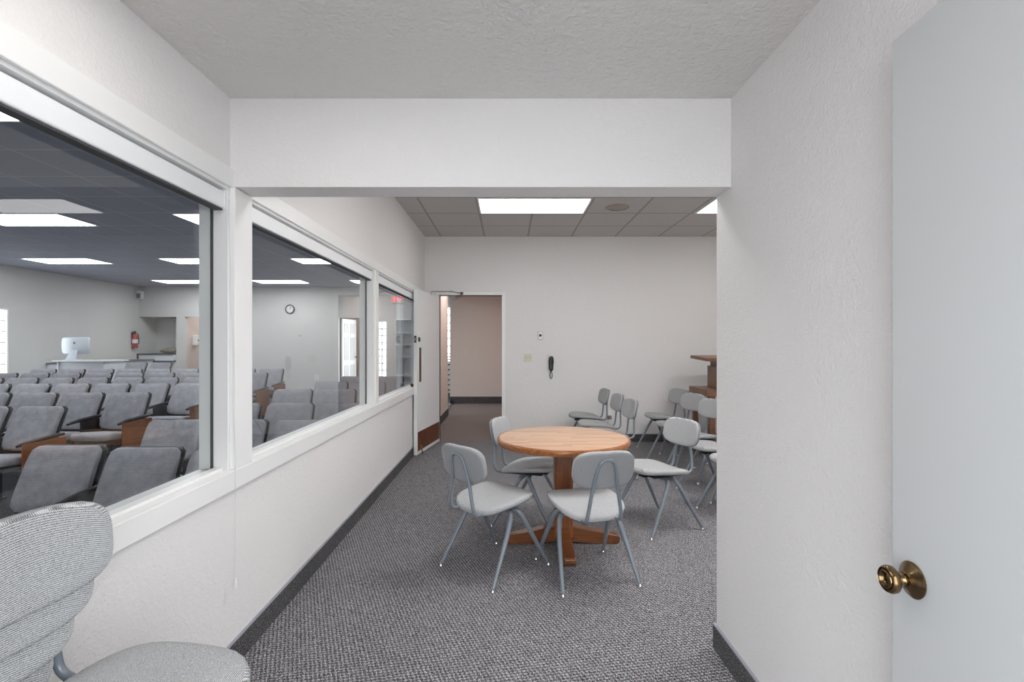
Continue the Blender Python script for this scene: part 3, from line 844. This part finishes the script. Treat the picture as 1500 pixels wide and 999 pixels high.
# clock
x, z = on_wall(425, 453, YF)
ck = tag(empty('wall_clock', (x, YF, z)), 'round wall clock with white face and dark rim on the far wall', 'clock')
my = Matrix.Rotation(PI / 2, 4, 'X')
MB().lathe([(.095, 0), (.122, 0), (.125, .02), (.115, .034), (.100, .03), (.095, .02)], my, 36, False).build('rim', 'gasket', ck)
MB().lathe([(0, 0), (.1, 0), (.1, .015), (0, .015)], my, 36).build('dial', 'white', ck)
hd = MB()
for k in range(12):
    hd.box(-.004, .004, -.0175, -.015, .075, .092, mtx=Matrix.Rotation(k * PI / 6, 4, 'Y'))
hd.build('hour_mark', 'black', ck)
MB().box(-.005, .005, -.021, -.018, -.01, .052, mtx=Matrix.Rotation(R(12), 4, 'Y')).build('hour_hand', 'black', ck)
MB().box(-.0035, .0035, -.0245, -.0215, -.012, .078, mtx=Matrix.Rotation(R(28), 4, 'Y')).build('minute_hand', 'black', ck)
x, z = on_wall(464, 553, YF)
s = tag(empty('power_outlet', (x, YF, z)), 'white outlet low on the far wall under the clock', 'outlet')
MB().box(-.05, .05, -.008, 0, -.065, .065, bev=.004).build('cover_plate', 'white', s)
for q in (-.028, .028):
    MB().box(-.02, .02, -.011, -.008, q - .016, q + .016, bev=.003).build('socket', 'ivory', s)
# dispenser in the far doorway
ds = tag(empty('wall_dispenser', (-8.5, 13.35, 1.48)), 'white box dispenser on the pinkish wall inside the far doorway', 'dispenser')
MB().box(0, .12, -.09, .09, -.14, .14, bev=.02).build('case', 'white', ds)
MB().box(.1, .125, -.05, .05, -.02, .02).build('window_slot', 'grey', ds)
# exit sign
ex = tag(empty('exit_sign', (-2.86, YF - .03, 2.55)), 'white exit sign with red letters high on the far wall', 'exit sign')
MB().box(-.17, .17, -.02, .03, -.10, .10, bev=.006).build('housing', 'white', ex)
def letters(word, h, w, gap, th):
    strokes = {'E': [(0, 0, .22, 1), (0, 0, 1, .2), (0, .4, .85, .6), (0, .8, 1, 1)], 'I': [(.35, 0, .65, 1)], 'T': [(0, .8, 1, 1), (.38, 0, .62, 1)]}
    mm = MB(); x = -(len(word) * w + (len(word) - 1) * gap) / 2
    for chh in word:
        if chh == 'X':
            for s_ in (1, -1):
                a = math.atan2(h, w * .8) * s_
                mm.box(-math.hypot(w * .8, h) / 2, math.hypot(w * .8, h) / 2, -.0235, -.0205, -.009, .009, mtx=Matrix.Translation((x + w / 2, 0, 0)) @ Matrix.Rotation(-a, 4, 'Y'))
        else:
            for a, b, c, d in strokes[chh]:
                mm.box(x + a * w, x + c * w, -.0235, -.0205, -h / 2 + b * h, -h / 2 + d * h)
        x += w + gap
    return mm
letters('EXIT', .13, .06, .016, .003).build('lettering', 'redtext', ex)
# panelled door to the vestibule
d3 = struct(empty('door_3', (-4.395, YF + .125, zf(13)), math.atan2(.79, .125)), 'white six-panel door standing open in the far wall', 'door')
MB().box(0, .80, -.04, 0, .01, 1.95, bev=.002).build('door_leaf', 'white', d3)
m = MB()
for x0 in (.10, .44):
    for z0, z1 in ((.18, .72), (.84, 1.46), (1.56, 1.84)):
        for sy in (-.0405, .0005):
            m.box(x0, x0 + .26, sy - .006 if sy < 0 else sy, sy if sy < 0 else sy + .006, z0, z1, bev=.005)
m.build('door_panel', 'doorpaint', d3)
MB().lathe([(0, 0), (.03, 0), (.012, .012), (.012, .03), (.028, .042), (.02, .058), (0, .06)], axis_y(-1, (.735, -.04, .92)), 20).build('door_knob', 'gasket', d3)
def daylight(name, x0, x1, z0, z1, cols, rws, label, y=YF):
    w = struct(empty(name, ((x0 + x1) / 2, y + .06, z0)), label, 'window')
    W, H = (x1 - x0) / 2, z1 - z0
    f = MB()
    t = .03
    f.box(-W, W, -.055, .055, 0, t).box(-W, W, -.055, .055, H - t, H).box(-W, -W + t, -.055, .055, t, H - t).box(W - t, W, -.055, .055, t, H - t)
    f.build('window_frame', 'white', w)
    g = MB()
    for i in range(1, cols):
        xx = -W + t + (2 * W - 2 * t) * i / cols
        g.box(xx - .013, xx + .013, -.014, .014, t, H - t)
    for j in range(1, rws):
        zz = t + (H - 2 * t) * j / rws
        g.box(-W + t, W - t, -.011, .011, zz - .013, zz + .013)
    g.build('muntin_grid', 'white', w)
    MB().box(-W + t, W - t, -.003, .003, t, H - t).build('pane', 'glass', w, smooth=False)
    return w
daylight('window_4', -3.55, -3.14, .3, 1.99, 3, 9, 'bright gridded daylight window in the far wall')
daylight('window_5', -1.98, -1.46, .9, 2.36, 3, 7, 'bright gridded window seen past the end of the hall')
w6 = daylight('window_6', -.42, .42, .12, 2.06, 4, 9, 'bright glazed door in the auditorium side wall')
w6.location = (XA - .06, 9.08, .12); w6.rotation_euler = (0, 0, PI / 2)
# bookcase by the far wall
bc = tag(empty('bookcase', (-2.45, YF - .16, zf(12.5))), 'white bookcase against the far wall seen through the last interior window', 'bookcase')
MB().box(-.42, -.39, -.15, .15, 0, 1.92).box(.39, .42, -.15, .15, 0, 1.92).build('side_panel', 'white', bc)
for z in (.06, .45, .93, 1.25, 1.55, 1.89):
    MB().box(-.39, .39, -.15, .15, z, z + .03).build('shelf_board', 'white', bc)
MB().box(-.39, .39, .13, .15, .06, 1.92).build('back_panel', 'desk', bc)
# folded rack at the end of the hall
rk = tag(empty('folding_rack', (-1.47, 12.05, zf(12))), 'dark folded rack with slanted bars glimpsed past the hall wall', 'rack')
m = MB()
for k in range(7):
    m.tube([(-.2, 0, .05 + k * .13), (.2, 0, .22 + k * .13 * .93)], .014, 8)
m.build('slanted_bar', 'black', rk)
MB().tube([(-.2, 0, 0), (-.2, 0, .95)], .016, 8).tube([(.2, 0, 0), (.2, 0, 1.0)], .016, 8).tube([(-.2, 0, .93), (.2, 0, .98)], .016, 8).build('frame', 'black', rk)

# ------------------------------------------------------------------ light and camera
w = bpy.data.worlds.new('daylight'); SC.world = w; w.use_nodes = True
bg = w.node_tree.nodes['Background']
bg.inputs['Color'].default_value = (.93, .965, 1.0, 1); bg.inputs['Strength'].default_value = 3.95

cam = bpy.data.cameras.new('camera'); co = bpy.data.objects.new('camera', cam); COL.objects.link(co)
co.location = (0, 0, CZ); co.rotation_euler = (PI / 2, 0, 0)
cam.sensor_width = 36; cam.lens = 720 / 1500 * 36
cam.shift_x = 7 / 1500; cam.shift_y = 5.5 / 1500
cam.clip_start = .02
SC.camera = co

SC.view_settings.view_transform = 'Standard'; SC.view_settings.look = 'None'
SC.view_settings.gamma = 1; SC.view_settings.exposure = 0.75
SC.view_settings.use_curve_mapping = False
cy = SC.cycles
cy.use_denoising = True
cy.max_bounces = 10; cy.diffuse_bounces = 6; cy.glossy_bounces = 4; cy.transparent_max_bounces = 16
cy.sample_clamp_indirect = 8
cy.caustics_reflective = False; cy.caustics_refractive = False
